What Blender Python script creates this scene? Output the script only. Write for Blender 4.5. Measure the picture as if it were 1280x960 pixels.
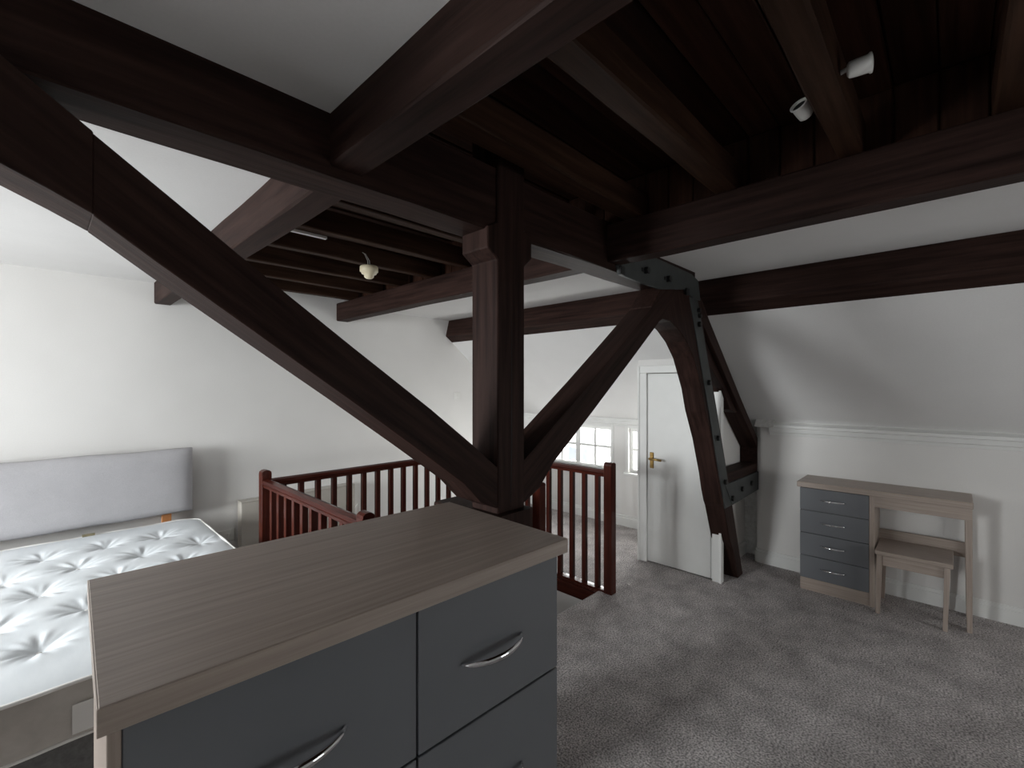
import bpy, bmesh, math, random
from mathutils import Vector, Matrix
random.seed(7)
for o in list(bpy.data.objects): bpy.data.objects.remove(o, do_unlink=True)
S = bpy.context.scene
COL = S.collection

# ------------------------------------------------------------------ camera
cam = bpy.data.cameras.new('camera'); cam.sensor_width = 36.0; cam.lens = 570.0/1280*36
cam.shift_y = 2.0/1280; cam.clip_start = 0.02; cam.clip_end = 200
co = bpy.data.objects.new('camera', cam); COL.objects.link(co)
co.location = (0, 0, 1.5); co.rotation_euler = (math.pi/2, 0, math.radians(44-90))
S.camera = co
# ------------------------------------------------------------------ world (overcast sky)
W = bpy.data.worlds.new('overcast'); S.world = W; W.use_nodes = True
bg = W.node_tree.nodes['Background']; bg.inputs[0].default_value = (0.93, 0.97, 1.0, 1); bg.inputs[1].default_value = 4.0
# ------------------------------------------------------------------ daylight entering by the windows
def window_light(name, loc, rot, sx, sy, power, col, spread=180):
    l = bpy.data.lights.new(name, 'AREA'); l.shape = 'RECTANGLE'; l.size = sx; l.size_y = sy; l.energy = power; l.color = col; l.spread = math.radians(spread)
    o = bpy.data.objects.new(name, l); COL.objects.link(o); o.location = loc; o.rotation_euler = rot
    return o
R90 = math.pi/2
window_light('window_left_offscreen', (-2.90, 2.75, 1.35), (0, -math.radians(78), 0), 1.15, 1.3, 148, (0.97, 0.985, 1.0), 130)
window_light('window_back_offscreen', (2.6, -2.66, 1.0), (math.radians(76), 0, 0), 1.2, 0.7, 16, (1.0, 0.97, 0.95), 130)
window_light('window_daylight_stairs', (4.62, 2.75, 0.80), (0, math.radians(80), 0), 0.5, 1.5, 50, (1.0, 0.99, 0.97), 170)
vs = S.view_settings
vs.view_transform = 'Standard'; vs.look = 'None'; vs.gamma = 1.0; vs.exposure = 0.0; vs.use_curve_mapping = False

# ------------------------------------------------------------------ materials
def new_mat(name, rough=0.5, spec=0.5, metal=0.0, coat=0.0):
    m = bpy.data.materials.new(name); m.use_nodes = True
    b = m.node_tree.nodes['Principled BSDF']
    b.inputs['Roughness'].default_value = rough; b.inputs['Metallic'].default_value = metal
    b.inputs['Specular IOR Level'].default_value = spec; b.inputs['Coat Weight'].default_value = coat
    return m, m.node_tree.nodes, m.node_tree.links, b
def ramp(N, stops):
    r = N.new('ShaderNodeValToRGB'); e = r.color_ramp.elements
    e[0].position, e[0].color = stops[0][0], (*stops[0][1], 1)
    e[1].position, e[1].color = stops[-1][0], (*stops[-1][1], 1)
    for p, c in stops[1:-1]:
        k = e.new(p); k.color = (*c, 1)
    return r
def noisy(name, c1, c2, scale=(5, 5, 5), nscale=1.0, detail=5, rough=0.5, spec=0.5, bump=0.1, bdist=0.004, rot=(0, 0, 0), coat=0.0, lo=0.3, hi=0.7, fine=None, metal=0.0):
    m, N, L, b = new_mat(name, rough, spec, metal, coat)
    tc = N.new('ShaderNodeTexCoord'); mp = N.new('ShaderNodeMapping'); mp.vector_type = 'TEXTURE' if False else 'POINT'
    mp.inputs['Scale'].default_value = scale; 
    rt = N.new('ShaderNodeMapping'); rt.inputs['Rotation'].default_value = rot
    L.new(tc.outputs['Object'], rt.inputs['Vector']); L.new(rt.outputs['Vector'], mp.inputs['Vector'])
    n = N.new('ShaderNodeTexNoise'); n.inputs['Scale'].default_value = nscale; n.inputs['Detail'].default_value = detail; n.inputs['Roughness'].default_value = 0.6
    L.new(mp.outputs['Vector'], n.inputs['Vector'])
    r = ramp(N, [(lo, c1), (hi, c2)]); L.new(n.outputs['Fac'], r.inputs['Fac'])
    src = r.outputs['Color']; hsrc = n.outputs['Fac']
    if fine:
        n2 = N.new('ShaderNodeTexNoise'); n2.inputs['Scale'].default_value = fine[0]; n2.inputs['Detail'].default_value = 3
        L.new(tc.outputs['Object'], n2.inputs['Vector'])
        r2 = ramp(N, [(0.35, (1-fine[1],)*3), (0.65, (1+fine[1],)*3)]); L.new(n2.outputs['Fac'], r2.inputs['Fac'])
        mx = N.new('ShaderNodeMix'); mx.data_type = 'RGBA'; mx.blend_type = 'MULTIPLY'; mx.inputs[0].default_value = 1.0
        L.new(src, mx.inputs[6]); L.new(r2.outputs['Color'], mx.inputs[7]); src = mx.outputs[2]; hsrc = n2.outputs['Fac']
    L.new(src, b.inputs['Base Color'])
    if bump:
        bp = N.new('ShaderNodeBump'); bp.inputs['Strength'].default_value = bump; bp.inputs['Distance'].default_value = bdist
        L.new(hsrc, bp.inputs['Height']); L.new(bp.outputs['Normal'], b.inputs['Normal'])
    return m
def timber_mat(name, c1, c2, grain, rough=0.55, ang=0.0, coat=0.0, bump=0.35):
    sc = {'x': (2.2, 42, 42), 'y': (42, 2.2, 42), 'z': (42, 42, 2.2)}[grain]
    return noisy(name, c1, c2, sc, 1.0, 6, rough, 0.07, bump, 0.004, (0, ang, 0), coat, 0.25, 0.75)
DK1, DK2 = (0.009, 0.0044, 0.0036), (0.044, 0.0235, 0.019)
M = {}
for g in 'xyz': M['oak_'+g] = timber_mat('dark stained timber '+g, DK1, DK2, g)
BR1, BR2 = (0.013, 0.0055, 0.0036), (0.045, 0.020, 0.0125)
for g in 'xyz': M['board_'+g] = timber_mat('brown boarding '+g, BR1, BR2, g, 0.6)
for g in 'xyz': M['mahog_'+g] = timber_mat('red varnished timber '+g, (0.026, 0.0055, 0.004), (0.088, 0.020, 0.012), g, 0.32, 0, 0.35, 0.12)
for g in 'xy': M['joist_'+g] = timber_mat('brown joist timber '+g, (0.014, 0.007, 0.0045), (0.062, 0.031, 0.019), g, 0.55)
M['wall'] = noisy('white wall paint', (0.71, 0.695, 0.675), (0.765, 0.75, 0.73), (1.2,)*3, 1.0, 3, 0.7, 0.2, 0.06, 0.002, fine=(160, 0.012))
M['ceil'] = noisy('white ceiling paint', (0.70, 0.69, 0.68), (0.75, 0.74, 0.73), (1.5,)*3, 1.0, 3, 0.75, 0.2, 0.06, 0.002, fine=(120, 0.012))
M['gloss_white'] = noisy('white satin paint', (0.74, 0.74, 0.72), (0.79, 0.79, 0.77), (3,)*3, 1.0, 3, 0.35, 0.4, 0.03, 0.002)
M['carpet'] = noisy('grey carpet', (0.325, 0.302, 0.296), (0.55, 0.515, 0.505), (6.0,)*3, 1.0, 9, 0.95, 0.05, 0.8, 0.010, lo=0.30, hi=0.70, fine=(120, 0.52))
LA1, LA2 = (0.31, 0.250, 0.212), (0.44, 0.365, 0.315)
M['oak_lam_x'] = noisy('grey oak laminate x', LA1, LA2, (3.0, 110, 110), 1.0, 5, 0.40, 0.5, 0.03, 0.001)
M['oak_lam_y'] = noisy('grey oak laminate y', LA1, LA2, (110, 3.0, 110), 1.0, 5, 0.42, 0.4, 0.03, 0.001)
M['oak_lam_z'] = noisy('grey oak laminate z', LA1, LA2, (110, 110, 3.0), 1.0, 5, 0.42, 0.4, 0.03, 0.001)
M['grey_gloss'] = noisy('grey gloss drawer front', (0.158, 0.165, 0.176), (0.167, 0.174, 0.185), (4,)*3, 1.0, 2, 0.22, 0.5, 0.0)
M['chrome'] = new_mat('chrome', 0.08, 0.5, 1.0)[0]; M['chrome'].node_tree.nodes['Principled BSDF'].inputs['Base Color'].default_value = (0.8, 0.8, 0.82, 1)
M['brass'] = noisy('aged brass', (0.30, 0.19, 0.06), (0.45, 0.30, 0.11), (30,)*3, 1.0, 2, 0.35, 0.5, 0.05, 0.001, metal=0.9)
M['steel'] = noisy('dark grey painted steel', (0.030, 0.034, 0.034), (0.048, 0.053, 0.052), (9,)*3, 1.0, 4, 0.5, 0.4, 0.1, 0.002)
M['bolt'] = noisy('black bolt', (0.006, 0.006, 0.006), (0.012, 0.012, 0.012), (9,)*3, 1.0, 2, 0.5, 0.4, 0.0)
M['mattress'] = noisy('white damask ticking', (0.68, 0.715, 0.74), (0.75, 0.78, 0.80), (14, 4, 14), 1.0, 4, 0.6, 0.35, 0.15, 0.003)
M['matt_side'] = noisy('beige mattress border', (0.40, 0.375, 0.34), (0.52, 0.49, 0.45), (7, 7, 7), 1.0, 4, 0.8, 0.2, 0.4, 0.006)
M['piping'] = noisy('white piping', (0.76, 0.75, 0.72), (0.82, 0.81, 0.78), (9,)*3, 1.0, 2, 0.7, 0.2, 0.0)
M['bed_base'] = noisy('dark grey bed base', (0.12, 0.12, 0.118), (0.17, 0.17, 0.166), (60,)*3, 1.0, 2, 0.9, 0.1, 0.2, 0.002)
M['head_fab'] = noisy('lilac grey headboard fabric', (0.42, 0.41, 0.425), (0.47, 0.46, 0.475), (5,)*3, 1.0, 4, 0.9, 0.15, 0.25, 0.002, fine=(420, 0.07))
M['pine'] = noisy('orange pine', (0.50, 0.20, 0.07), (0.62, 0.28, 0.11), (50, 50, 3), 1.0, 3, 0.5, 0.4, 0.05, 0.001)
M['cream'] = noisy('cream enamel', (0.43, 0.40, 0.355), (0.47, 0.44, 0.395), (4,)*3, 1.0, 2, 0.4, 0.4, 0.0)
M['plastic_white'] = noisy('white plastic', (0.72, 0.71, 0.68), (0.76, 0.75, 0.72), (9,)*3, 1.0, 2, 0.35, 0.5, 0.0)
M['ivory'] = noisy('ivory plastic', (0.62, 0.54, 0.37), (0.72, 0.64, 0.46), (12,)*3, 1.0, 2, 0.4, 0.5, 0.0)
M['black'] = noisy('black cavity', (0.004, 0.004, 0.004), (0.008, 0.008, 0.008), (9,)*3, 1.0, 2, 0.6, 0.3, 0.0)
M['label_brown'] = noisy('olive label', (0.19, 0.165, 0.10), (0.26, 0.225, 0.145), (40,)*3, 1.0, 2, 0.6, 0.3, 0.0)
M['rough_plaster'] = noisy('broken plaster', (0.55, 0.54, 0.52), (0.74, 0.73, 0.71), (30,)*3, 1.0, 5, 0.9, 0.1, 0.8, 0.01)
M['brick'] = noisy('pale render of neighbour house', (0.55, 0.53, 0.50), (0.62, 0.60, 0.57), (4,)*3, 1.0, 3, 0.9, 0.1, 0.2, 0.01)
M['slate'] = noisy('grey slate', (0.12, 0.13, 0.14), (0.18, 0.19, 0.20), (2, 9, 9), 1.0, 3, 0.7, 0.3, 0.2, 0.01)
M['dark_glass'] = noisy('dark window glass', (0.22, 0.23, 0.24), (0.30, 0.31, 0.32), (2,)*3, 1.0, 2, 0.1, 0.5, 0.0)
def glass_mat():
    m = bpy.data.materials.new('window glass'); m.use_nodes = True; N = m.node_tree.nodes; L = m.node_tree.links
    N.remove(N['Principled BSDF'])
    t = N.new('ShaderNodeBsdfTransparent'); t.inputs[0].default_value = (0.97, 0.98, 0.98, 1)
    g = N.new('ShaderNodeBsdfGlossy'); g.inputs['Roughness'].default_value = 0.02
    mx = N.new('ShaderNodeMixShader'); mx.inputs[0].default_value = 0.06
    L.new(t.outputs[0], mx.inputs[1]); L.new(g.outputs[0], mx.inputs[2]); L.new(mx.outputs[0], N['Material Output'].inputs['Surface'])
    return m
M['glass'] = glass_mat()

# ------------------------------------------------------------------ mesh helpers (coordinates in metres, world unless the parent is turned)
def link(name, bm, mat, parent=None, smooth=False):
    if parent is not None and not parent.get('_local'):
        bmesh.ops.translate(bm, verts=bm.verts, vec=-parent_loc(parent))
    bmesh.ops.recalc_face_normals(bm, faces=bm.faces)
    me = bpy.data.meshes.new(name); bm.to_mesh(me); bm.free()
    me.materials.append(M[mat] if isinstance(mat, str) else mat)
    if smooth:
        for p in me.polygons: p.use_smooth = True
    o = bpy.data.objects.new(name, me); COL.objects.link(o)
    if parent is not None: o.parent = parent
    return o
def parent_loc(p):
    v = Vector(p.location)
    while p.parent: p = p.parent; v += Vector(p.location)
    return v
def bev(bm, w, seg=1):
    if w: bmesh.ops.bevel(bm, geom=list(bm.edges), offset=w, segments=seg, profile=0.6, affect='EDGES', clamp_overlap=True)
def box_bm(lo, hi, b=0.0, seg=1, bm=None):
    nb = bmesh.new(); bmesh.ops.create_cube(nb, size=1)
    lo = Vector(lo); hi = Vector(hi); c = (lo+hi)/2; s = hi-lo
    for v in nb.verts: v.co = Vector((c.x+v.co.x*s.x, c.y+v.co.y*s.y, c.z+v.co.z*s.z))
    bev(nb, b, seg)
    if bm is None: return nb
    join(bm, nb); return bm
def join(bm, nb):
    me = bpy.data.meshes.new('tmp'); nb.to_mesh(me); nb.free(); bm.from_mesh(me); bpy.data.meshes.remove(me)
def box(name, lo, hi, mat, parent=None, b=0.003, seg=1):
    return link(name, box_bm(lo, hi, b, seg), mat, parent)
def prism_bm(pts, axis, a, b, bevw=0.0):
    """pts: outline in the two other axes ((x,z) for y, (y,z) for x, (x,y) for z), swept from a to b"""
    bm = bmesh.new()
    def P(p, t): return {'x': (t, p[0], p[1]), 'y': (p[0], t, p[1]), 'z': (p[0], p[1], t)}[axis]
    v0 = [bm.verts.new(P(p, a)) for p in pts]; v1 = [bm.verts.new(P(p, b)) for p in pts]
    bm.faces.new(v0); bm.faces.new(v1[::-1]); n = len(pts)
    for i in range(n): bm.faces.new((v0[i], v1[i], v1[(i+1) % n], v0[(i+1) % n]))
    bmesh.ops.recalc_face_normals(bm, faces=bm.faces)
    bev(bm, bevw); return bm
def prism(name, pts, axis, a, b, mat, parent=None, bevw=0.0, smooth=False):
    return link(name, prism_bm(pts, axis, a, b, bevw), mat, parent, smooth)
def timber_bm(lo, hi, axis, wob=0.0025, n=None, b=0.006):
    """hewn timber: long box with slightly wandering arrises"""
    i = 'xyz'.index(axis); j, k = [t for t in range(3) if t != i]
    L = hi[i]-lo[i]; n = n or max(3, int(L/0.25))
    bm = bmesh.new(); rings = []
    cs = [(lo[j]+b, lo[k]), (hi[j]-b, lo[k]), (hi[j], lo[k]+b), (hi[j], hi[k]-b), (hi[j]-b, hi[k]), (lo[j]+b, hi[k]), (lo[j], hi[k]-b), (lo[j], lo[k]+b)]
    for s in range(n+1):
        ring = []; w = [random.uniform(-wob, wob) for _ in range(8)]
        for q, (a, c) in enumerate(cs):
            p = [0, 0, 0]; p[i] = lo[i]+L*s/n; p[j] = a+w[(q//2) % 4]; p[k] = c+w[4+(q//2) % 4]
            ring.append(bm.verts.new(p))
        rings.append(ring)
    for s in range(n):
        for q in range(8): bm.faces.new((rings[s][q], rings[s][(q+1) % 8], rings[s+1][(q+1) % 8], rings[s+1][q]))
    bm.faces.new(rings[0]); bm.faces.new(rings[-1][::-1])
    return bm
def timber(name, lo, hi, axis, mat=None, parent=None, **k):
    return link(name, timber_bm(lo, hi, axis, **k), mat or 'oak_'+axis, parent)
def lathe_bm(prof, c, axis='z', n=24):
    bm = bmesh.new(); rings = []
    def P(r, t, a):
        x, y = r*math.cos(a), r*math.sin(a)
        return {'z': (c[0]+x, c[1]+y, c[2]+t), 'x': (c[0]+t, c[1]+x, c[2]+y), 'y': (c[0]+x, c[1]+t, c[2]+y)}[axis]
    for r, t in prof:
        if r < 1e-6: rings.append([bm.verts.new(P(0, t, 0))])
        else: rings.append([bm.verts.new(P(r, t, 2*math.pi*q/n)) for q in range(n)])
    for A, B in zip(rings, rings[1:]):
        if len(A) == 1 and len(B) == 1: continue
        for q in range(n):
            if len(A) == 1: bm.faces.new((A[0], B[q], B[(q+1) % n]))
            elif len(B) == 1: bm.faces.new((A[q], A[(q+1) % n], B[0]))
            else: bm.faces.new((A[q], A[(q+1) % n], B[(q+1) % n], B[q]))
    return bm
def tube_bm(pts, r, n=8, rz=None):
    bm = bmesh.new(); rings = []; pts = [Vector(p) for p in pts]
    for i, p in enumerate(pts):
        d = (pts[min(i+1, len(pts)-1)]-pts[max(i-1, 0)]).normalized()
        up = Vector((0, 0, 1)) if abs(d.z) < 0.9 else Vector((1, 0, 0))
        a = d.cross(up).normalized(); c = a.cross(d).normalized()
        ra = r[i] if isinstance(r, (list, tuple)) else r; rc = ra if rz is None else (rz[i] if isinstance(rz, (list, tuple)) else rz)
        rings.append([bm.verts.new(p+a*ra*math.cos(2*math.pi*q/n)+c*rc*math.sin(2*math.pi*q/n)) for q in range(n)])
    for A, B in zip(rings, rings[1:]):
        for q in range(n): bm.faces.new((A[q], A[(q+1) % n], B[(q+1) % n], B[q]))
    bm.faces.new(rings[0][::-1]); bm.faces.new(rings[-1])
    return bm
def thing(name, label, cat, loc=(0, 0, 0), rotz=0.0, group=None, local=False):
    o = bpy.data.objects.new(name, None); COL.objects.link(o); o.location = loc; o.rotation_euler = (0, 0, rotz)
    o.empty_display_size = 0.1
    tag(o, label, cat, group)
    if local: o['_local'] = 1
    return o
def tag(o, label, cat, group=None):
    o['label'] = label; o['category'] = cat
    if group: o['group'] = group
    return o
def struct(o, label=None):
    o['kind'] = 'structure'
    if label: o['label'] = label
    return o

# ------------------------------------------------------------------ room dimensions
ZC = 2.235            # flat plaster ceiling
YG = 4.10             # headboard (gable) wall
XW = 4.35             # window wall by the stairs
XN = 4.25             # desk wall
XL, YB = -2.72, -2.5  # walls behind the viewpoint
HX0, HX1, HY0, HY1 = 1.08, 2.84, 1.86, 3.19   # stairwell opening

# floor with the stairwell hole
def slab(bm, x0, y0, x1, y1, z0=-0.10, z1=0.0): box_bm((x0, y0, z0), (x1, y1, z1), 0, 1, bm)
bm = bmesh.new()
slab(bm, XL, YB, XW+0.1, HY0); slab(bm, XL, HY1, XW+0.1, YG); slab(bm, XL, HY0, HX0, HY1); slab(bm, HX1, HY0, XW+0.1, HY1)
floor = struct(link('floor', bm, 'carpet'), 'mottled grey carpet floor with a stairwell opening')
# stairwell shaft below
bm = bmesh.new()
box_bm((HX0-0.08, HY0-0.08, -2.5), (HX0, HY1+0.08, -0.10), 0, 1, bm); box_bm((HX1, HY0-0.08, -2.5), (HX1+0.08, HY1+0.08, -0.10), 0, 1, bm)
box_bm((HX0, HY0-0.08, -2.5), (HX1, HY0, -0.10), 0, 1, bm); box_bm((HX0, HY1, -2.5), (HX1, HY1+0.08, -0.10), 0, 1, bm)
struct(link('wall_stairwell', bm, 'wall'), 'white walls lining the stairwell below the floor')
struct(box('floor_lower', (HX0, HY0, -2.55), (HX1, HY1, -2.5), 'carpet', None, 0))
box('floor_edge', (HX0, HY0, -0.098), (HX1, HY0+0.012, -0.02), 'mahog_x', floor, 0)
box('floor_edge', (HX1-0.014, HY0+0.012, -0.11), (HX1, HY1, -0.02), 'mahog_y', floor, 0)

# gable wall with the bed
bm = box_bm((XL-0.1, YG, -0.1), (XW+0.2, YG+0.12, 2.75))
wg = struct(link('wall_gable', bm, 'wall'), 'white gable wall behind the headboard')
# window wall beside the stairs: piers around two openings
def pierced(name, x0, x1, y0, y1, z0, z1, holes, mat='wall', axis='x'):
    """wall slab along y (axis x) or along x (axis y) with rectangular holes (a0,a1,z0,z1), sorted by a"""
    bm = bmesh.new()
    def B(a0, a1, c0, c1):
        if a1-a0 < 1e-4 or c1-c0 < 1e-4: return
        if axis == 'x': box_bm((x0, a0, c0), (x1, a1, c1), 0, 1, bm)
        else: box_bm((a0, y0, c0), (a1, y1, c1), 0, 1, bm)
    a, end = (y0, y1) if axis == 'x' else (x0, x1)
    for (h0, h1, c0, c1) in holes:
        B(a, h0, z0, z1); B(h0, h1, z0, c0); B(h0, h1, c1, z1); a = h1
    B(a, end, z0, z1)
    return link(name, bm, mat)
WIN = [(2.03, 2.475, 0.575, 1.045), (2.69, 3.62, 0.575, 1.045)]
struct(pierced('wall_window', XW, XW+0.12, 1.9, YG, -0.1, 1.16, WIN), 'low white wall with two small windows beside the stairs')
# desk wall (stands slightly proud) with a rounded end by the truss
def rounded(y_end, x_face, r, n=6):
    pts = [(x_face, YB), ]
    for i in range(n+1):
        a = math.pi - i*math.pi/2/n
        pts.append((x_face+r+r*math.cos(a), y_end-r+r*math.sin(a)))
    pts += [(XW+0.12, y_end), (XW+0.12, YB)]
    return pts
struct(prism('wall_desk', rounded(1.215, XN, 0.06), 'z', -0.1, 1.20, 'wall'), 'low white wall behind the desk')
# recess between desk wall and partition where the rafter foot sits
struct(box('wall_recess', (XW+0.06, 1.216, -0.1), (XW+0.12, 1.9, 1.16), 'rough_plaster', None, 0))
# partition with the door
PX = 3.60; DY0, DY1, DZ = 1.325, 1.875, 1.605
bm = bmesh.new()
sl = lambda x: 1.20+(XN-x)*0.80
def part_piece(y0, y1, z0, x1=PX+0.09):
    join(bm, prism_bm([(PX, z0), (x1, z0), (x1, sl(x1)+0.03), (PX, sl(PX)+0.03)], 'y', y0, y1))
part_piece(1.345, DY0+0.02, -0.05); part_piece(DY1, 1.955, -0.05); part_piece(DY0+0.02, DY1, DZ)
join(bm, prism_bm([(PX+0.06, -0.05), (XW+0.1, -0.05), (XW+0.1, sl(XW+0.1)+0.03), (PX+0.06, sl(PX+0.06)+0.03)], 'y', 1.345, 1.40))
join(bm, prism_bm([(PX+0.09, -0.05), (XW+0.1, -0.05), (XW+0.1, sl(XW+0.1)+0.03), (PX+0.09, sl(PX+0.09)+0.03)], 'y', 1.90, 1.955))
struct(link('wall_partition', bm, 'wall'), 'white partition of the cupboard under the slope')
# walls behind the viewpoint, with the windows that light the room
LW = [(-1.60, -0.10, 0.55, 1.32), (2.10, 3.40, 0.75, 1.92)]
struct(pierced('wall_left', XL-0.12, XL, YB, YG, -0.1, 2.75, LW), 'white wall beside the bed with a wide window')
BW = [(2.0, 3.2, 0.60, 1.30)]
struct(pierced('wall_back', XL, XW+0.1, YB-0.12, YB, -0.1, 2.75, BW, axis='y'), 'white wall behind with a wide window')

# ceilings
def cslab(bm, x0, y0, x1, y1): box_bm((x0, y0, ZC), (x1, y1, ZC+0.05), 0, 1, bm)
bm = bmesh.new()
cslab(bm, XL, YB, 0.60, YG); cslab(bm, 1.98, YB, 3.30, YG); struct(box('purlin_light_stop', (3.34, YB, 1.93), (3.36, YG, 2.30), 'ceil', None, 0), 'hidden strip added behind the purlin to block sky light')  # strip added behind the purlin only to stop sky showing through the gap
cslab(bm, 3.30, YB, 3.38, YG)
struct(link('ceiling', bm, 'ceil'), 'white plaster ceiling on both sides of the boarded strip')
bm = prism_bm([(3.262, sl(3.262)), (XW+0.12, sl(XW+0.12)), (XW+0.12, sl(XW+0.12)+0.08), (3.262, sl(3.262)+0.08)], 'y', YB, YG)
struct(link('ceiling_slope', bm, 'ceil'), 'white plaster slope of the roof above the desk')

# boarded loft strip: vertical boards on both sides and flat boards on top, each board its own piece
ZT = 2.52
cb = bpy.data.objects.new('ceiling_boarding', None); COL.objects.link(cb); cb.location = (1.29, 0.8, ZT); struct(cb, 'dark brown boarded recess of the ceiling between the long beams')
PW = 0.115
mesh_cache = {}
def plank(lo, hi, mat):
    d = tuple(round(h-l, 4) for l, h in zip(lo, hi)); key = (d, mat)
    if key not in mesh_cache:
        o = link('plank', box_bm([-x/2 for x in d], [x/2 for x in d], 0.004), mat); mesh_cache[key] = o.data
        COL.objects.unlink(o); bpy.data.objects.remove(o)
    o = bpy.data.objects.new('plank', mesh_cache[key]); COL.objects.link(o); o.parent = cb
    c = Vector([(l+h)/2 for l, h in zip(lo, hi)]); o.location = c-cb.location
    return o
bvars = [timber_mat('loft board %d' % i, tuple(a*f for a in BR1), tuple(a*f for a in BR2), 'x', 0.6) for i, f in enumerate((1.0, 1.35, 1.8))]
bvarz = [timber_mat('loft side board %d' % i, tuple(a*f for a in BR1), tuple(a*f for a in BR2), 'z', 0.6) for i, f in enumerate((1.0, 1.35, 1.8))]
y = YB; 
while y < YG-0.02:
    y1 = min(y+PW, YG); dz = random.choice((0, 0.004, 0.008))
    plank((0.585, y+0.002, ZT+dz), (2.035, y1-0.002, ZT+dz+0.02), random.choice(bvars))
    for x0 in (0.575, 2.025):
        dx = random.choice((0, 0.003, 0.006))
        plank((x0+dx, y+0.002, 2.23), (x0+dx+0.018, y1-0.002, ZT), random.choice(bvarz))
    y = y1
bm = box_bm((0.5, YB, ZT+0.029), (2.1, YG, ZT+0.06)); box_bm((0.5, YB, ZC+0.04), (0.574, YG, ZT+0.03), 0, 1, bm); box_bm((2.049, YB, ZC+0.04), (2.1, YG, ZT+0.03), 0, 1, bm)
struct(link('loft_light_block', bm, 'board_x'), 'brown backing added behind the boarded recess to block sky light')  # unseen shell added so no sky light leaks between the boards

# cornices and skirtings
def moulding(name, pts, axis, a, b, label): 
    return struct(prism(name, pts, axis, a, b, 'gloss_white'), label)
def corn(x): return [(x+0.02, 1.085), (x-0.006, 1.092), (x-0.010, 1.112), (x-0.026, 1.118), (x-0.032, 1.150), (x-0.044, 1.156), (x-0.046, 1.176), (x+0.004, 1.200), (x+0.03, 1.200)]
moulding('trim_1', corn(XN), 'y', YB, 1.10, 'moulded white cornice along the top of the desk wall')
moulding('trim_2', [(x+0.10, z-0.03) for x, z in [(p[0]-0.0, p[1]) for p in corn(XN)]], 'y', 1.955, YG, 'moulded white cornice above the two windows')
struct(prism('trim_3', [(4.18, 1.155), (4.30, 1.155), (4.30, 1.235), (4.24, 1.225)], 'y', 1.06, 1.20, 'rough_plaster'), 'broken plaster lump at the end of the cornice')
sk = [(0.0, 0.0), (-0.016, 0.0), (-0.016, 0.085), (-0.010, 0.092), (-0.010, 0.108), (0.0, 0.115)]
def skirt_pts(r): pass
bm = prism_bm([(x, z) for x, z in [(p[0]-0.016, p[1]) for p in rounded(1.228, XN, 0.066)]], 'z', 0.0, 0.088)
join(bm, prism_bm([(p[0]-0.009, p[1]) for p in rounded(1.221, XN, 0.062)], 'z', 0.088, 0.112))
struct(link('baseboard_desk', bm, 'gloss_white'), 'white stepped skirting along the desk wall')
def skirt(name, axis, at, a, b, s=1):
    pts = [(at+s*x, z) for x, z in sk]
    return struct(prism(name, pts, axis, a, b, 'gloss_white'))
skirt('baseboard_window', 'y', XW, 1.955, YG)
skirt('baseboard_gable', 'x', YG, XL, XW)
skirt('baseboard_partition', 'x', 1.345, 3.70, XW+0.06)

# windows by the stairs
def casement(name, a0, a1, z0, z1, mull, label, transom=True):
    w = bpy.data.objects.new(name, None); COL.objects.link(w); w.location = (XW+0.05, (a0+a1)/2, z0); struct(w, label)
    f = 0.034; x0, x1 = XW+0.03, XW+0.075
    for lo, hi in (((x0, a0, z0), (x1, a1, z0+f)), ((x0, a0, z1-f), (x1, a1, z1)), ((x0, a0, z0+f), (x1, a0+f, z1-f)), ((x0, a1-f, z0+f), (x1, a1, z1-f))):
        box('frame', lo, hi, 'gloss_white', w, 0.004)
    xs = [a0+f]+mull+[a1-f]
    for k, m in enumerate(mull):
        t = 0.034 if (len(mull) > 2 and k == 1) else 0.015
        box('mullion', (x0+0.004, m-t, z0+f), (x1-0.004, m+t, z1-f), 'gloss_white', w, 0.003)
    zm = (z0+z1)/2+0.01
    for i in range(len(xs)-1):
        box('glazing_bar', (x0+0.006, xs[i], zm-0.014), (x1-0.006, xs[i+1], zm+0.014), 'gloss_white', w, 0.003)
        for c0, c1 in ((z0+f, zm-0.014), (zm+0.014, z1-f)):
            box('pane', (x0+0.020, xs[i], c0), (x0+0.024, xs[i+1], c1), 'glass', w, 0)
    box('sill', (XW-0.035, a0-0.05, z0-0.03), (XW+0.035, a1+0.05, z0), 'gloss_white', w, 0.006)
    # architrave round the opening
    t = 0.035
    box('architrave', (XW-0.012, a0-t, z0), (XW, a0, z1+t), 'gloss_white', w, 0.003)
    box('architrave', (XW-0.012, a1, z0), (XW, a1+t, z1+t), 'gloss_white', w, 0.003)
    box('architrave', (XW-0.012, a0, z1), (XW, a1, z1+t), 'gloss_white', w, 0.003)
    return w
casement('window_1', *WIN[1], [2.92, 3.155, 3.39], 'wide white casement window with small panes beside the stairs')
casement('window_2', *WIN[0], [2.25], 'narrow white window beside the cupboard partition')
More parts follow.
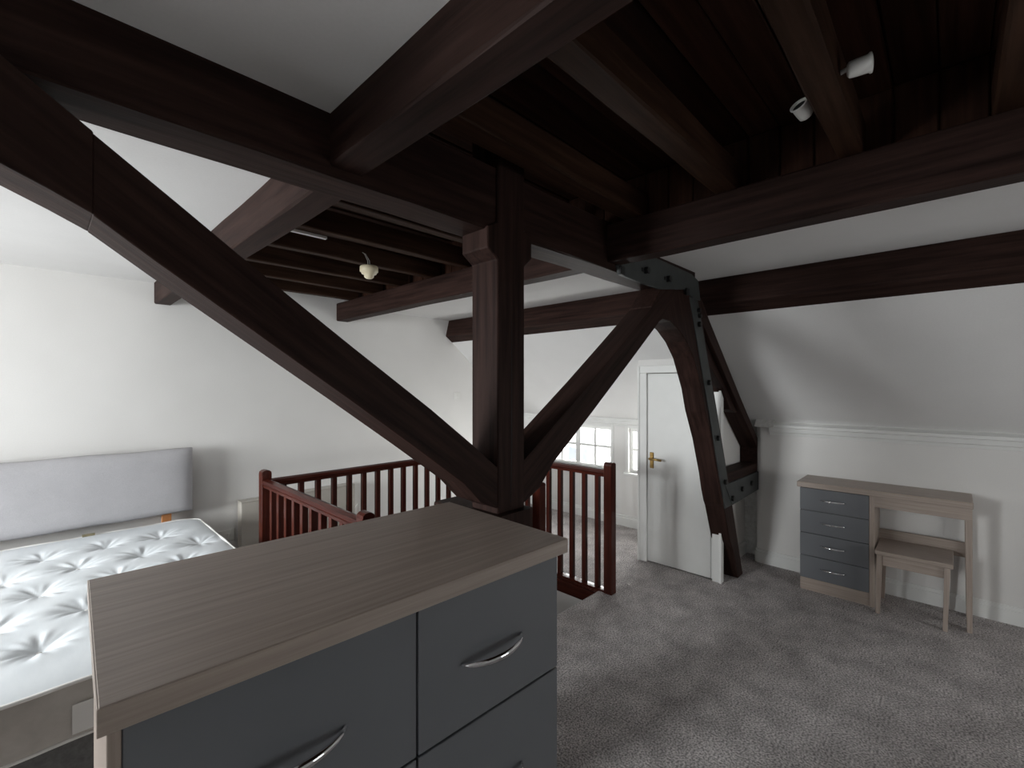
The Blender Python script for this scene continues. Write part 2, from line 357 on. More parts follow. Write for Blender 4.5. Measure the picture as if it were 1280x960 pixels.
def plain_window(name, axis, at, a0, a1, z0, z1, label):
    w = bpy.data.objects.new(name, None); COL.objects.link(w); struct(w, label)
    w.location = (at, (a0+a1)/2, z0) if axis == 'x' else ((a0+a1)/2, at, z0)
    def B(n, c0, c1, e0, e1, d0, d1, mat):
        if axis == 'x': box(n, (at+d0, c0, e0), (at+d1, c1, e1), mat, w, 0.004 if mat != 'glass' else 0)
        else: box(n, (c0, at+d0, e0), (c1, at+d1, e1), mat, w, 0.004 if mat != 'glass' else 0)
    f = 0.05
    B('frame', a0, a1, z0, z0+f, -.03, .03, 'gloss_white'); B('frame', a0, a1, z1-f, z1, -.03, .03, 'gloss_white')
    n = 3; s = (a1-a0)/n
    for i in range(n+1):
        c = a0+s*i; B('frame', max(a0, c-f/2), min(a1, c+f/2), z0+f, z1-f, -.03, .03, 'gloss_white')
    for i in range(n): B('pane', a0+s*i+f/2, a0+s*(i+1)-f/2, z0+f, z1-f, -.003, .003, 'glass')
plain_window('window_3', 'x', XL-0.06, *LW[1], 'wide window beside the bed')
plain_window('added_window_5', 'x', XL-0.06, *LW[0], 'added unseen low window letting in sky light')  # invented window, out of view, added for light from behind the viewpoint
plain_window('window_4', 'y', YB-0.06, *BW[0], 'wide window in the wall behind')

# door of the cupboard
d = bpy.data.objects.new('door_1', None); COL.objects.link(d); d.location = (PX, 1.6, 0); struct(d, 'flush white cupboard door with a brass lever handle')
box('leaf', (PX+0.006, DY0+0.004, 0.008), (PX+0.040, DY1-0.004, DZ-0.004), 'gloss_white', d, 0.002)
t = 0.058
for a, b_ in ((DY0-0.068, DY0+0.002), (DY1-0.002, DY1+0.078)):
    box('frame', (PX-0.016, a, 0), (PX+0.03, b_, DZ-0.0005), 'gloss_white', d, 0.003)
    c = b_ if a < 1.5 else a
    box('bead', (PX-0.024, (a if a < 1.5 else b_-0.018), 0), (PX-0.0155, (a+0.018 if a < 1.5 else b_), DZ+0.06), 'gloss_white', d, 0.002)
box('frame', (PX-0.016, DY0-0.068, DZ), (PX+0.03, DY1+0.078, DZ+0.065), 'gloss_white', d, 0.005)
h = box('handle', (PX-0.002, 1.815, 0.80), (PX+0.008, 1.850, 0.935), 'brass', d, 0.004)
link('lever', tube_bm([(PX, 1.832, 0.885), (PX-0.045, 1.832, 0.885), (PX-0.052, 1.825, 0.885), (PX-0.052, 1.775, 0.884), (PX-0.048, 1.725, 0.880)], [0.009, 0.009, 0.009, 0.008, 0.009], 8), 'brass', h, True)

# ------------------------------------------------------------------ roof truss
YF, YK = 1.20, 1.34
tr = thing('roof_truss', 'dark timber roof truss with central post, two braces and leaning leg', 'roof truss', (1.24, 1.27, 0))
# king post with a jowled head and thick foot
def taper_post(name, prof, y0, y1, mat):
    pts = [(a, z) for a, _, z in prof]+[(b, z) for _, b, z in reversed(prof)]
    return prism(name, pts, 'y', y0, y1, mat, tr, 0.004)
taper_post('king_post', [(1.163, 1.308, 0.0), (1.163, 1.308, 1.962), (1.113, 1.350, 1.998), (1.113, 1.350, 2.075), (1.163, 1.308, 2.10), (1.163, 1.308, 2.515)], YF-0.005, YK, 'oak_z')
timber('post_foot', (1.078, 1.165, 0), (1.326, 1.40, 1.03), 'z', 'oak_z', tr)
box('tenon_block', (1.112, 1.395, 0), (1.30, 1.52, 1.03), 'oak_z', tr, 0.006)
prism('crack', [(1.232, 1.06), (1.238, 1.30), (1.236, 1.62), (1.2345, 1.80), (1.2330, 1.62), (1.2335, 1.30), (1.2300, 1.06)], 'y', YF-0.0058, YF, 'black', tr)
timber('tie_beam', (-2.65, YF+0.006, 2.068), (2.96, YK+0.008, 2.30), 'x', 'oak_x', tr, n=26)
ang = math.atan2(1.202-2.008, 1.158-0.049)
M['oak_bl'] = timber_mat('dark stained timber left brace', DK1, DK2, 'x', 0.55, -0.63)
M['oak_br'] = timber_mat('dark stained timber right brace', DK1, DK2, 'x', 0.55, 0.62)
M['oak_lg'] = timber_mat('dark stained timber leg', DK1, DK2, 'z', 0.5, 0.40)
wv = lambda: random.uniform(-0.002, 0.002)
# left brace: straight piece up to the scarf joint, then an arched piece running into the tie beam
up = [(1.175, 1.190), (1.039, 1.298), (0.87, 1.422), (0.708, 1.534), (0.603, 1.609), (0.428, 1.730), (0.330, 1.802), (0.215, 1.885), (0.071, 1.990)]
lo = [(0.071, 1.831), (0.174, 1.756), (0.39, 1.605), (0.603, 1.456), (0.813, 1.306), (1.007, 1.164), (1.085, 1.085), (1.175, 1.045)]
prism('brace', [(x, z+wv()) for x, z in up]+lo, 'y', YF-0.002, YK, 'oak_bl', tr, 0.002)
arch = [(0.072, 1.992), (-0.05, 2.081), (-0.10, 2.13), (-1.1, 2.13), (-1.1, 2.075), (-0.80, 2.055), (-0.50, 2.018), (-0.30, 1.985), (-0.15, 1.935), (-0.048, 1.889), (0.012, 1.862), (0.072, 1.832)]
prism('arched_brace', arch, 'y', YF-0.004, YK+0.002, 'oak_bl', tr, 0.002)
# right brace
prism('brace', [(1.300, 1.205), (1.767, 1.517), (2.08, 1.735), (2.307, 1.896), (2.56, 2.072), (2.66, 2.072), (2.56, 1.96), (2.419, 1.842), (2.10, 1.61), (1.767, 1.371), (1.493, 1.180), (1.400, 1.085), (1.300, 1.04)], 'y', YF-0.002, YK, 'oak_br', tr, 0.002)
# leaning leg with arched knee
def leg_x(z): return 2.903+(1.946-z)*(3.467-2.903)/(1.946-0.627)
kn = [(2.40, 1.832), (2.52, 1.880), (2.62, 1.868), (2.72, 1.815), (2.80, 1.74)]
leg = [(2.42, 1.85), (2.50, 1.885), (2.60, 1.88), (2.70, 1.845), (2.82, 1.778), (2.93, 1.68), (3.06, 1.48), (3.12, 1.33), (3.245, 1.12), (3.36, 0.86), (3.40, 0.74),
       (3.445, 0.64), (3.475, 0.60), (3.60, 0.33), (3.665, 0.245), (3.775, 0.0), (3.89, 0.0), (3.635, 0.63), (3.42, 1.13), (3.25, 1.52), (3.08, 1.92), (3.04, 2.08), (2.50, 2.08), (2.36, 1.94)]
prism('leg', leg, 'y', YF, YK, 'oak_lg', tr, 0.004)
# principal rafter running down to the eaves
M['oak_rf'] = timber_mat('dark stained timber rafter', DK1, DK2, 'x', 0.55, -0.68)
prism('principal_rafter', [(3.02, 2.10), (3.09, 2.06), (3.183, 1.966), (3.851, 1.400), (4.227, 1.095), (4.36, 0.985), (4.36, 0.80), (4.27, 0.81), (4.27, 0.965), (3.865, 1.285), (3.60, 1.497), (3.12, 1.885), (3.02, 1.95)], 'y', YF+0.002, YK, 'oak_rf', tr, 0.004)
prism('rafter_packing', [(3.05, 1.96), (3.30, 1.745), (3.60, 1.505), (3.865, 1.295), (3.84, 1.285), (3.70, 1.315), (3.56, 1.48), (3.26, 1.66), (3.08, 1.80)], 'y', YF+0.035, YK-0.004, 'oak_rf', tr, 0.004)
prism('lower_collar', [(3.38, 0.845), (4.36, 0.835), (4.36, 0.625), (3.50, 0.60)], 'y', YF+0.004, YK-0.008, 'oak_x', tr, 0.004)
# painted steel reinforcement
st = prism('steel_plate', [(1.99, 2.094), (2.01, 2.055), (2.235, 2.048), (2.45, 2.048), (2.78, 2.097), (2.90, 2.06), (3.02, 2.06), (2.985, 2.185), (2.88, 2.21), (2.353, 2.215), (2.05, 2.215)], 'y', YF-0.008, YF+0.008, 'steel', tr, 0.002)
strap = prism('steel_strap', [(leg_x(2.06)+0.00, 2.06), (leg_x(0.60), 0.60), (leg_x(0.60)+0.145, 0.60), (leg_x(2.06)+0.125, 2.06)], 'y', YF-0.007, YF+0.007, 'steel', tr, 0.002)
arm = prism('steel_strap', [(3.47, 0.775), (4.36, 0.765), (4.36, 0.615), (3.62, 0.600)], 'y', YF-0.010, YF+0.006, 'steel', tr, 0.002)
def bolt(x, z, parent, r=0.016, y=YF-0.006):
    link('bolt', lathe_bm([(0, -0.020), (r*0.9, -0.020), (r, -0.016), (r, 0.004), (0, 0.004)], (x, y, z), 'y', 6), 'bolt', parent)
for z in (1.90, 1.52, 1.13, 0.80): bolt(leg_x(z)+0.068, z, strap, 0.020)
for x, z in ((3.61, 0.655), (3.83, 0.690), (4.06, 0.700)): bolt(x, z, arm, 0.022)
for x, z in ((2.27, 2.120), (2.535, 2.118)):
    bolt(x, z, st, 0.020, YF-0.010)
    box('washer', (x-0.042, YF-0.013, z-0.010), (x+0.042, YF-0.007, z+0.010), 'bolt', st, 0.002)
for x, z in ((2.80, 2.085), (2.02, 2.075)): box('lug', (x-0.02, YF-0.020, z-0.022), (x+0.02, YF-0.006, z+0.022), 'bolt', st, 0.003)
for z in (1.99, 1.955): bolt(leg_x(z)+0.095, z, strap, 0.016)

# ------------------------------------------------------------------ long beams, purlin, joists
tag(timber('ceiling_beam', (0.545, YB, 2.095), (0.642, 1.208, 2.34), 'y'), 'dark timber beam running from the tie beam beside plaster ceiling', 'beam', 'long ceiling beams')
tag(timber('ceiling_beam', (0.568, YK+0.006, 2.085), (0.665, YG, 2.34), 'y'), 'dark timber beam running from the tie beam to headboard wall beside plaster ceiling', 'beam', 'long ceiling beams')
tag(timber('ceiling_beam', (1.918, YB, 2.100), (2.018, 1.208, 2.285), 'y'), 'dark timber beam above the desk side, ending at the steel plate of the truss', 'beam', 'long ceiling beams')
tag(timber('ceiling_beam', (1.910, YK+0.006, 2.100), (2.020, YG, 2.262), 'y'), 'dark timber beam from headboard wall to truss post, carrying the joist ends', 'beam', 'long ceiling beams')
pp = [(3.215, 2.236), (3.170, 2.055), (3.260, 1.988), (3.285, 2.005), (3.285, 2.236)]
tag(prism('purlin', pp, 'y', YB, 1.32, 'oak_y', None, 0.004), 'dark timber purlin across the roof slope above the desk', 'beam', 'purlins')
tag(prism('purlin', pp, 'y', 1.322, YG, 'oak_y', None, 0.004), 'dark timber purlin across the roof slope, its end on headboard wall', 'beam', 'purlins')
JN = [(-2.12, 0.07), (-1.72, 0.07), (-1.32, 0.07), (-0.92, 0.07), (-0.52, 0.07), (-0.12, 0.07), (0.25, 0.075), (0.66, 0.085), (1.075, 0.09)]
JF = [1.46, 1.86, 2.26, 2.66, 3.06, 3.46, 3.86]
ORD = ['joist nearest the truss', 'second joist from the truss', 'third joist from the truss', 'fourth joist from the truss', 'fifth joist from the truss', 'sixth joist from the truss', 'joist nearest the headboard wall']
for i, (yy, w) in enumerate(JN):
    if yy < -0.6: continue
    tag(timber('ceiling_joist', (0.60, yy-w/2, 2.283), (1.985, yy+w/2, 2.40), 'x', 'joist_x'), 'dark brown ceiling joist of the recess near the spotlights, '+ORD[len(JN)-1-i], 'joist', 'joists between viewpoint and truss')
for i, yy in enumerate(JF):
    tag(timber('ceiling_joist', (0.62, yy-0.03, 2.262), (1.985, yy+0.03, 2.375), 'x', 'joist_x'), 'dark brown ceiling joist of the recess towards the bed, '+ORD[i], 'joist', 'joists between truss and headboard wall')

# ------------------------------------------------------------------ chest of drawers in the foreground
def bow_handle(parent, cx, y, z, half=0.075, out=0.030, axis='x', sgn=-1):
    """slim curved bow handle; sticks out along sgn on the other horizontal axis"""
    n = 14; pts = []; ra = []; rz = []
    for i in range(n+1):
        t = -1+2*i/n; o = out*(1-t*t)**0.75
        pts.append((cx+half*t, y+sgn*(o+0.001), z) if axis == 'x' else (y+sgn*(o+0.001), cx+half*t, z))
        k = (1-abs(t)**2.2); ra.append(0.0035+0.0015*k); rz.append(0.003+0.0040*k)
    return link('handle', tube_bm(pts, ra, 10, rz), 'chrome', parent, True)
CR = -0.037
ch = thing('chest_of_drawers', 'large grey chest of drawers with grey oak top and chrome bow handles', 'chest of drawers', (0.040, 0.626, 0), CR, local=True)
CW, CD, CH = 0.754, 0.431, 1.17
tp = box('top', (0.0015, 0.0015, CH-0.030), (CW-0.0015, CD-0.0015, CH), 'oak_lam_x', ch, 0.0008); tp['_local'] = 1
box('edge_band', (0, 0, CH-0.0302), (CW, 0.0020, CH-0.0006), 'oak_lam_x', tp, 0.0006); box('edge_band', (0, 0.0021, CH-0.0302), (0.0020, CD, CH-0.0006), 'oak_lam_y', tp, 0.0006); box('edge_band', (CW-0.002, 0.0021, CH-0.0302), (CW, CD, CH-0.0006), 'oak_lam_y', tp, 0.0006)
x0, x1 = 0.008, CW-0.020
box('back_edge', (x0, CD-0.028, 0), (x0+0.012, CD-0.008, CH-0.0305), 'oak_lam_z', ch, 0.001)
box('side', (x0, 0.030, 0), (x0+0.012, CD-0.028, CH-0.0305), 'oak_lam_z', ch, 0.001)
box('side', (x1-0.016, 0.018, 0), (x1, CD-0.008, CH-0.030), 'oak_lam_z', ch, 0.001)
box('side_edge', (x0, 0.012, 0), (x0+0.012, 0.030, CH-0.0305), 'oak_lam_z', ch, 0.001)
box('back', (x0+0.016, CD-0.02, 0.02), (x1-0.016, CD-0.012, CH-0.030), 'oak_lam_z', ch, 0)
box('carcass', (x0+0.012, 0.034, 0.085), (x1-0.016, CD-0.022, CH-0.031), 'oak_lam_z', ch, 0)
box('plinth', (x0+0.016, 0.030, 0), (x1-0.016, 0.046, 0.085), 'oak_lam_x', ch, 0.001)
xm = (x0+0.014+x1)/2+0.008
rows = [1.137, 0.893, 0.625, 0.357, 0.089]
for c0, c1 in ((x0+0.0125, xm-0.002), (xm+0.002, x1)):
    for k in range(4):
        dr = box('drawer', (c0, 0.013, rows[k+1]+0.004), (c1, 0.033, rows[k]), 'grey_gloss', ch, 0.0012)
        dr['_local'] = 1
        bow_handle(dr, (c0+c1)/2-0.012, 0.013, (rows[k]+rows[k+1])/2-0.006)

# ------------------------------------------------------------------ bed
bx0, bx1, by0, by1 = -0.58, 0.80, 2.045, 3.965
bed = thing('bed', 'double bed base in dark grey fabric under the white mattress', 'bed', (0.11, 3.0, 0))
box('base', (bx0+0.01, by0+0.012, 0.20), (bx1-0.01, by1, 0.3515), 'bed_base', bed, 0.006, 2)
for x in (bx0+0.08, bx1-0.08):
    for yy in (by0+0.09, by1-0.09):
        link('leg', lathe_bm([(0, 0), (0.022, 0), (0.028, 0.205), (0, 0.205)], (x, yy, 0), 'z', 14), 'black', bed)
hb = thing('headboard', 'lilac grey upholstered headboard panel on wooden struts against the wall', 'headboard', (0.10, 4.0, 0))
bm = bmesh.new(); nx, nz = 30, 12
hx0, hx1, hz0, hz1, hy = -0.62, 0.775, 0.590, 1.045, 3.972
def sup(t, e): return (1-abs(t)**e)
for i in range(nx+1):
    for j in range(nz+1):
        u, v = -1+2*i/nx, -1+2*j/nz
        u2 = math.copysign(1-(1-abs(u))**1.7, u); v2 = math.copysign(1-(1-abs(v))**1.5, v)
        dd = (1-abs(u2)**14)*(1-abs(v2)**8)
        bm.verts.new(((hx0+hx1)/2+(hx1-hx0)/2*u2, hy+0.022-0.040*dd**0.5+0.0015*math.sin(7*u2+3*v2), (hz0+hz1)/2+(hz1-hz0)/2*v2+0.003*math.sin(9*u2)*abs(v2)**3))
bm.verts.ensure_lookup_table()
for i in range(nx):
    for j in range(nz):
        a = i*(nz+1)+j; bm.faces.new([bm.verts[q] for q in (a, a+nz+1, a+nz+2, a+1)])
r = bmesh.ops.extrude_face_region(bm, geom=list(bm.faces))
for v in [g for g in r['geom'] if isinstance(g, bmesh.types.BMVert)]: v.co.y = hy+0.052
link('panel', bm, 'head_fab', hb, True)
for x in (0.628, -0.45): box('strut', (x-0.028, 4.026, 0), (x+0.028, 4.048, 0.75), 'pine', hb, 0.003)

# mattress: tufted top, beige border, piped edges
mt = thing('mattress', 'white tufted mattress with piped edges and beige side lying on bed base', 'mattress', (0.11, 3.0, 0.352))
ZM = 0.552
tufts = []
for k in range(-1, 8):
    yy = 3.64-0.31*k+(-0.0); off = 0.0 if k % 2 == 0 else 0.135
    for q in range(-3, 5):
        x = 0.005+off+0.272*q
        if bx0+0.10 < x < bx1-0.10 and by0+0.12 < yy < by1-0.10: tufts.append((x+random.uniform(-.012, .012), yy+random.uniform(-.015, .015)))
def in_round(x, y, r=0.10):
    cx = min(max(x, bx0+r), bx1-r); cy = min(max(y, by0+r), by1-r)
    return x, y, cx, cy
def mz(x, y):
    e = min(x-bx0, bx1-x, y-by0, by1-y)
    z = ZM-0.014*math.exp(-max(e, 0)/0.04)
    ds = sorted(((x-a)**2+(y-b)**2, a, b) for a, b in tufts)[:3]
    for d2, a, b in ds:
        dd = math.sqrt(d2); th = math.atan2(y-b, x-a)
        z -= 0.020*math.exp(-dd/0.028)+0.015*math.exp(-(dd/0.085)**2)
        z += (0.0026*math.sin(7*th+11*a+5*b)+0.0016*math.sin(13*th+4*a+9*b))*math.exp(-((dd-0.07)/0.045)**2)*(1 if dd > 0.015 else 0)
    # pulled folds from tuft to tuft
    z += 0.003*math.sin(31*(x-y*0.87))*math.exp(-ds[0][0]/0.02)
    return z
NX, NY = 200, 270
bm = bmesh.new(); grid = []
for i in range(NX+1):
    row = []
    for j in range(NY+1):
        x = bx0+(bx1-bx0)*i/NX; y_ = by0+(by1-by0)*j/NY
        r_ = 0.11; cx = min(max(x, bx0+r_), bx1-r_); cy = min(max(y_, by0+r_), by1-r_)
        dx, dy = x-cx, y_-cy; m_ = max(abs(dx), abs(dy)); hyp = math.hypot(dx, dy)
        if dx and dy and hyp: s = m_/hyp; X, Y = cx+dx*s, cy+dy*s
        else: X, Y = x, y_
        row.append(bm.verts.new((X, Y, mz(x, y_))))
    grid.append(row)
for i in range(NX):
    for j in range(NY): bm.faces.new((grid[i][j], grid[i+1][j], grid[i+1][j+1], grid[i][j+1]))
link('top', bm, 'mattress', mt, True)
def outline(r_=0.11, n=8, ins=0.0, step=0.05):
    pts = []
    for (cx, cy, a0) in ((bx1-r_, by1-r_, 0), (bx0+r_, by1-r_, 90), (bx0+r_, by0+r_, 180), (bx1-r_, by0+r_, 270)):
        for k in range(n+1):
            a = math.radians(a0+90*k/n); pts.append((cx+(r_-ins)*math.cos(a), cy+(r_-ins)*math.sin(a)))
    out = []
    for p, q in zip(pts, pts[1:]+pts[:1]):
        L = math.dist(p, q); m_ = max(1, int(L/step))
        for k in range(m_): out.append((p[0]+(q[0]-p[0])*k/m_, p[1]+(q[1]-p[1])*k/m_))
    return out
ol = outline()
bm = bmesh.new(); rings = []; cxm, cym = (bx0+bx1)/2, (by0+by1)/2
NZs = 9
for k in range(NZs+1):
    t = k/NZs; zz = 0.352+t*(ZM-0.014-0.352); ring = []
    for q, (x, y_) in enumerate(ol):
        s_ = q*0.05
        bulge = 0.012*math.sin(math.pi*t)+0.006*math.sin(math.pi*t)*(math.sin(s_*21+6*t)+math.sin(s_*33-9*t))
        d_ = Vector((x-cxm, y_-cym)); nrm = Vector((d_.x/(bx1-bx0), d_.y/(by1-by0))); 
        nx_ = 1 if abs(nrm.x) > abs(nrm.y) else 0
        off = Vector((math.copysign(bulge, d_.x)*nx_, math.copysign(bulge, d_.y)*(1-nx_)))
        ring.append(bm.verts.new((x+off.x, y_+off.y, zz)))
    rings.append(ring)
n = len(ol)
for A, B in zip(rings, rings[1:]):
    for q in range(n): bm.faces.new((A[q], A[(q+1) % n], B[(q+1) % n], B[q]))
bm.faces.new(rings[0][::-1])
link('border', bm, 'matt_side', mt, True)
for zz in (ZM-0.014, 0.358):
    pts = [(x, y_, zz+0.002*math.sin(q*0.9)) for q, (x, y_) in enumerate(ol)]; pts.append(pts[0])
    link('piping', tube_bm(pts, 0.0065, 6), 'piping', mt, True)
for a, b in tufts:
    link('tuft', lathe_bm([(0, -0.004), (0.010, -0.003), (0.011, 0.002), (0.006, 0.005), (0, 0.006)], (a, b, mz(a, b)+0.002), 'z', 8), 'piping', mt, True)
o = box('label_tag', (0.185, by1-0.030, ZM-0.012), (0.245, by1-0.020, ZM+0.008), 'label_brown', mt, 0.001); o['label'] = 'small olive maker label'
o = box('care_tag', (0.072, by0-0.026, 0.385), (0.130, by0-0.023, 0.478), 'plastic_white', mt, 0.0); o['label'] = 'white care tag'

# ------------------------------------------------------------------ stair balustrade
NT = 0.94
bal = thing('stair_balustrade', 'red varnished wooden balustrade with square balusters round the stairwell', 'balustrade', (1.95, 2.5, 0))
def newel(x, y_, z1, w=0.062, z0=-0.06):
    bm = box_bm((x-w/2, y_-w/2, z0), (x+w/2, y_+w/2, z1-0.022), 0.004)
    pr_ = [(-w/2+0.001, z1-0.024), (w/2-0.001, z1-0.024), (w/2-0.004, z1-0.012), (w/2-0.016, z1-0.003), (0, z1), (-w/2+0.016, z1-0.003), (-w/2+0.004, z1-0.012)]
    join(bm, prism_bm([(x+a, z) for a, z in pr_], 'y', y_-w/2+0.001, y_+w/2-0.001))
    return link('newel_post', bm, 'mahog_z', bal)
LXR, RXR, YBK, YFR = 1.035, 2.875, 3.235, 1.80
newel(LXR, YBK+0.03, 0.945); newel(LXR, 1.93, 0.925); newel(2.075, YFR-0.02, 0.925, 0.060); newel(2.868, 1.785, 0.945, 0.066); newel(RXR, YBK, 0.945)
def rail_y(x, a, b): 
    pts = [(x-0.030, 0.862), (x-0.024, 0.880), (x, 0.888), (x+0.024, 0.880), (x+0.030, 0.862), (x+0.024, 0.852), (x+0.022, 0.835), (x-0.022, 0.835), (x-0.024, 0.852)]
    prism('handrail', pts, 'y', a, b, 'mahog_y', bal)
def rail_x(y_, a, b):
    pts = [(y_-0.030, 0.862), (y_-0.024, 0.880), (y_, 0.888), (y_+0.024, 0.880), (y_+0.030, 0.862), (y_+0.024, 0.852), (y_+0.022, 0.835), (y_-0.022, 0.835), (y_-0.024, 0.852)]
    prism('handrail', pts, 'x', a, b, 'mahog_x', bal)
rail_y(LXR, 1.93, YBK); rail_y(RXR, 1.785, YBK); rail_x(YBK, LXR, RXR); rail_x(1.86, LXR, 2.075)
box('base_rail', (LXR-0.03, 1.93, -0.005), (LXR+0.03, YBK, 0.035), 'mahog_y', bal, 0.004)
box('base_rail', (RXR-0.035, 1.80, -0.062), (RXR+0.03, YBK, 0.012), 'mahog_y', bal, 0.004)
box('base_rail', (LXR, YBK-0.03, -0.005), (RXR, YBK+0.03, 0.035), 'mahog_x', bal, 0.004)
box('base_rail', (LXR, 1.83, -0.005), (2.075, 1.89, 0.035), 'mahog_x', bal, 0.004)
bw = 0.034; bmesh_ = None
proto = None
def baluster(x, y_):
    global proto
    if proto is None:
        proto = link('baluster', box_bm((-bw/2, -bw/2, 0.01), (bw/2, bw/2, 0.84), 0.002), 'mahog_z', None)
        o = proto
    else:
        o = bpy.data.objects.new('baluster', proto.data); COL.objects.link(o)
    o.parent = bal; o.location = Vector((x, y_, 0))-Vector(bal.location)
for yy in [1.893+0.1165*k for k in range(0, 12)]:
    if yy < YBK-0.05: baluster(RXR, yy)
for k in range(14): baluster(1.253+0.1165*k-0.1165, YBK) if 1.1 < 1.253+0.1165*(k-1) < RXR-0.05 else None
for yy in [3.118-0.122*k for k in range(10)]: baluster(LXR, yy)
for xx in [1.15+0.1165*k for k in range(8)]: baluster(xx, 1.86)

# ------------------------------------------------------------------ desk and stool
dk = thing('dressing_table', 'grey oak dressing table with four grey drawers against the low wall', 'desk', (4.08, 0.37, 0))
D0 = 3.918
box('top', (D0-0.010, -0.092, 0.752), (4.245, 0.832, 0.792), 'oak_lam_y', dk, 0.003)
box('pedestal', (D0+0.012, 0.402, 0.0), (4.225, 0.812, 0.752), 'oak_lam_z', dk, 0.002)
box('plinth', (D0, 0.404, 0.0), (D0+0.016, 0.812, 0.088), 'oak_lam_y', dk, 0.001)
zz = [0.088, 0.254, 0.420, 0.586, 0.750]
for k in range(4):
    dr = box('drawer', (D0-0.006, 0.408, zz[k]+0.003), (D0+0.014, 0.812, zz[k+1]-0.001), 'grey_gloss', dk, 0.0015)
    bow_handle(dr, 0.610, D0-0.006, (zz[k]+zz[k+1])/2+0.006, 0.075, 0.028, 'y', -1)
box('side_edge', (D0-0.006, 0.378, 0.0), (4.225, 0.406, 0.752), 'oak_lam_z', dk, 0.001)
box('apron', (D0-0.004, -0.088, 0.680), (D0+0.014, 0.378, 0.752), 'oak_lam_y', dk, 0.001)
box('back_rail', (4.195, -0.060, 0.378), (4.212, 0.378, 0.474), 'oak_lam_y', dk, 0.001)
prism('end_leg', [(-0.088, 0.0), (-0.064, 0.0), (-0.056, 0.6795), (-0.088, 0.6795)], 'x', D0-0.004, D0+0.050, 'oak_lam_z', dk, 0.001)
prism('end_leg', [(-0.088, 0.0), (-0.064, 0.0), (-0.056, 0.70), (-0.056, 0.752), (-0.088, 0.752)], 'x', 4.165, 4.222, 'oak_lam_z', dk, 0.001)
box('end_rail', (D0+0.0145, -0.088, 0.680), (4.165, -0.060, 0.752), 'oak_lam_x', dk, 0.001)
sl_ = thing('stool', 'small grey oak stool with splayed square legs pushed under the desk', 'stool', (4.0, 0.19, 0))
box('seat', (3.825, -0.005, 0.390), (4.165, 0.368, 0.416), 'oak_lam_y', sl_, 0.003)
for xx in (3.845, 4.145):
    s = 1 if xx < 4 else -1
    for yy, e in ((0.345, 0.020), (0.022, 0.020)):
        prism('leg', [(yy-0.014, 0.390), (yy+0.014, 0.390), (yy+0.011+e*0.5, 0.0), (yy-0.011+e*0.5, 0.0)], 'x', xx-0.013, xx+0.013, 'oak_lam_z', sl_, 0.001)
box('rail', (3.848, 0.036, 0.318), (3.862, 0.331, 0.390), 'oak_lam_y', sl_, 0.001)
box('rail', (4.128, 0.036, 0.318), (4.142, 0.331, 0.390), 'oak_lam_y', sl_, 0.001)
box('rail', (3.858, 0.338, 0.318), (4.132, 0.352, 0.390), 'oak_lam_x', sl_, 0.001)
box('rail', (3.858, 0.015, 0.318), (4.132, 0.029, 0.390), 'oak_lam_x', sl_, 0.001)

# ------------------------------------------------------------------ storage heater, sockets, switch
ht = thing('storage_heater', 'low cream storage heater standing against the wall behind the balustrade', 'heater', (1.56, 4.02, 0))
box('body', (1.090, 3.985, 0.045), (2.030, 4.085, 0.580), 'cream', ht, 0.006, 2)
box('lid', (1.089, 3.984, 0.5805), (2.031, 4.086, 0.590), 'cream', ht, 0.003)
for x in (1.16, 1.92): box('foot', (x, 3.975, 0), (x+0.05, 4.08, 0.046), 'black', ht, 0.002)
for k in range(16): box('grille_slat', (1.20+0.045*k, 3.980, 0.09), (1.225+0.045*k, 3.987, 0.135), 'cream', ht, 0.001)
link('cable', tube_bm([(2.032, 3.99, 0.36), (2.06, 3.99, 0.40), (2.075, 4.00, 0.36), (2.07, 4.03, 0.25), (2.06, 4.06, 0.12), (2.06, 4.09, 0.08)], 0.005, 8), 'plastic_white', ht, True)
def socket(name, label, x, z, w, h, cat, rockers):
    t_ = thing(name, label, cat, (x, YG, z))
    box('plate', (x-w/2, YG-0.010, z-h/2), (x+w/2, YG, z+h/2), 'plastic_white', t_, 0.003)
    for dx in rockers: box('rocker', (x+dx-0.009, YG-0.015, z-0.014), (x+dx+0.009, YG-0.009, z+0.014), 'plastic_white', t_, 0.002)
    return t_
socket('light_switch', 'square white light switch on the wall beside the truss post', 3.332, 1.38, 0.086, 0.086, 'switch', [0])
socket('wall_socket', 'white double wall socket beside the storage heater', 1.00, 0.325, 0.146, 0.086, 'socket', [-0.03, 0.03])

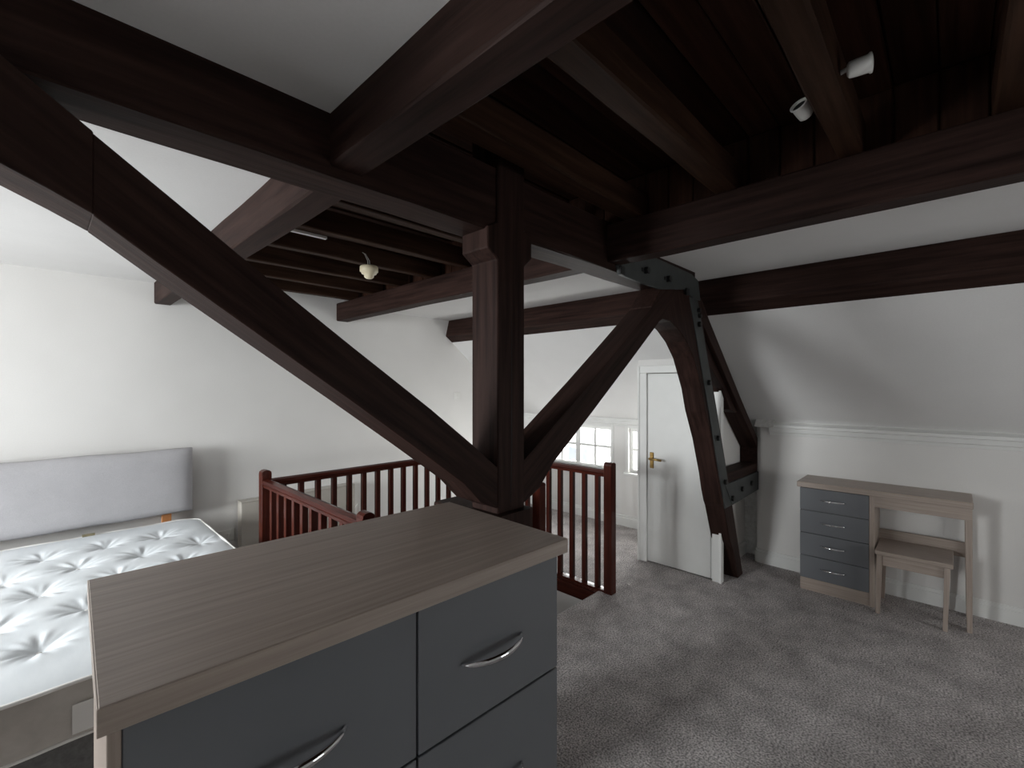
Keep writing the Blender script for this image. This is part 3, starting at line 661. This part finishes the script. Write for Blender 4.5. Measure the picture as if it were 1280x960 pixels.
# ------------------------------------------------------------------ small fittings on the ceiling
pl = thing('pendant_lampholder', 'ivory lamp holder without a bulb hanging from a joist', 'lamp', (1.39, 2.55, 2.18))
link('shade_ring', lathe_bm([(0, 0.030), (0.012, 0.030), (0.050, 0.028), (0.054, 0.022), (0.054, -0.004), (0.046, -0.010), (0.044, -0.018), (0.030, -0.022), (0.028, -0.038), (0.018, -0.046), (0.0, -0.046)], (1.39, 2.55, 2.196), 'z', 28), 'ivory', pl, True)
for dx in (-0.006, 0.006): link('flex', tube_bm([(1.39+dx, 2.55, 2.22), (1.39+dx, 2.556, 2.26), (1.39+dx*0.6, 2.60, 2.31), (1.39, 2.64, 2.33)], 0.0022, 6), 'plastic_white', pl, True)
def spot(name, label, c, dirn, mount):
    t_ = thing(name, label, 'spotlight', mount, group='spotlights on the joist')
    z = Vector(dirn).normalized(); q = z.to_track_quat('Z', 'Y').to_matrix().to_4x4(); T = Matrix.Translation(Vector(c)) @ q @ Matrix.Diagonal((0.80, 0.80, 0.55, 1))
    bm = lathe_bm([(0, -0.045), (0.018, -0.045), (0.024, -0.038), (0.026, -0.010), (0.027, 0.034), (0.031, 0.040), (0.031, 0.046), (0.025, 0.046), (0.025, 0.030)], (0, 0, 0), 'z', 24)
    bmesh.ops.transform(bm, matrix=T, verts=bm.verts); link('housing', bm, 'plastic_white', t_, True)
    bm = lathe_bm([(0, 0.031), (0.0252, 0.031), (0.0252, 0.028), (0, 0.028)], (0, 0, 0), 'z', 24)
    bmesh.ops.transform(bm, matrix=T, verts=bm.verts); link('lens', bm, 'black', t_)
    link('bracket', tube_bm([Vector(c), (Vector(c)+Vector(mount))/2+Vector((0, 0, 0.006)), Vector(mount)], 0.006, 8), 'plastic_white', t_, True)
spot('spotlight', 'small white tubular spotlight on the near side of the dark joist', (1.46, 0.172, 2.318), (0.25, -0.95, 0.10), (1.47, 0.216, 2.325))
spot('spotlight', 'small white tubular spotlight half hidden behind the dark joist', (1.60, 0.325, 2.330), (-0.75, 0.25, 0.45), (1.60, 0.284, 2.335))
tag(box('cable_trunking', (0.82, 2.296, 2.248), (1.02, 2.316, 2.262), 'plastic_white', None, 0.002), 'short pale strip of cable cover under a joist', 'trunking')

# ------------------------------------------------------------------ neighbour house seen through the small window
nb = thing('neighbour_house', 'pale rendered house across the street seen through the small window', 'house', (13.0, 7.5, -6))
box('wall', (13.0, 2.0, -6), (17.0, 13.0, 2.6), 'brick', nb, 0)
prism('roof', [(12.8, 2.6), (17.2, 2.6), (15.0, 4.8)], 'y', 1.8, 13.2, 'slate', nb)
for yy in (3.5, 5.3, 7.1, 8.9, 10.7):
    for z0 in (-4.6, -1.9, 0.5):
        w_ = box('window', (12.97, yy, z0), (13.05, yy+0.9, z0+1.3), 'gloss_white', nb, 0)
        for a in (0.06, 0.48):
            for c in (0.06, 0.68): box('pane', (12.96, yy+a, z0+c), (12.98, yy+a+0.36, z0+c+0.56), 'dark_glass', w_, 0)
for o in list(bpy.data.objects):
    if '_local' in o: del o['_local']
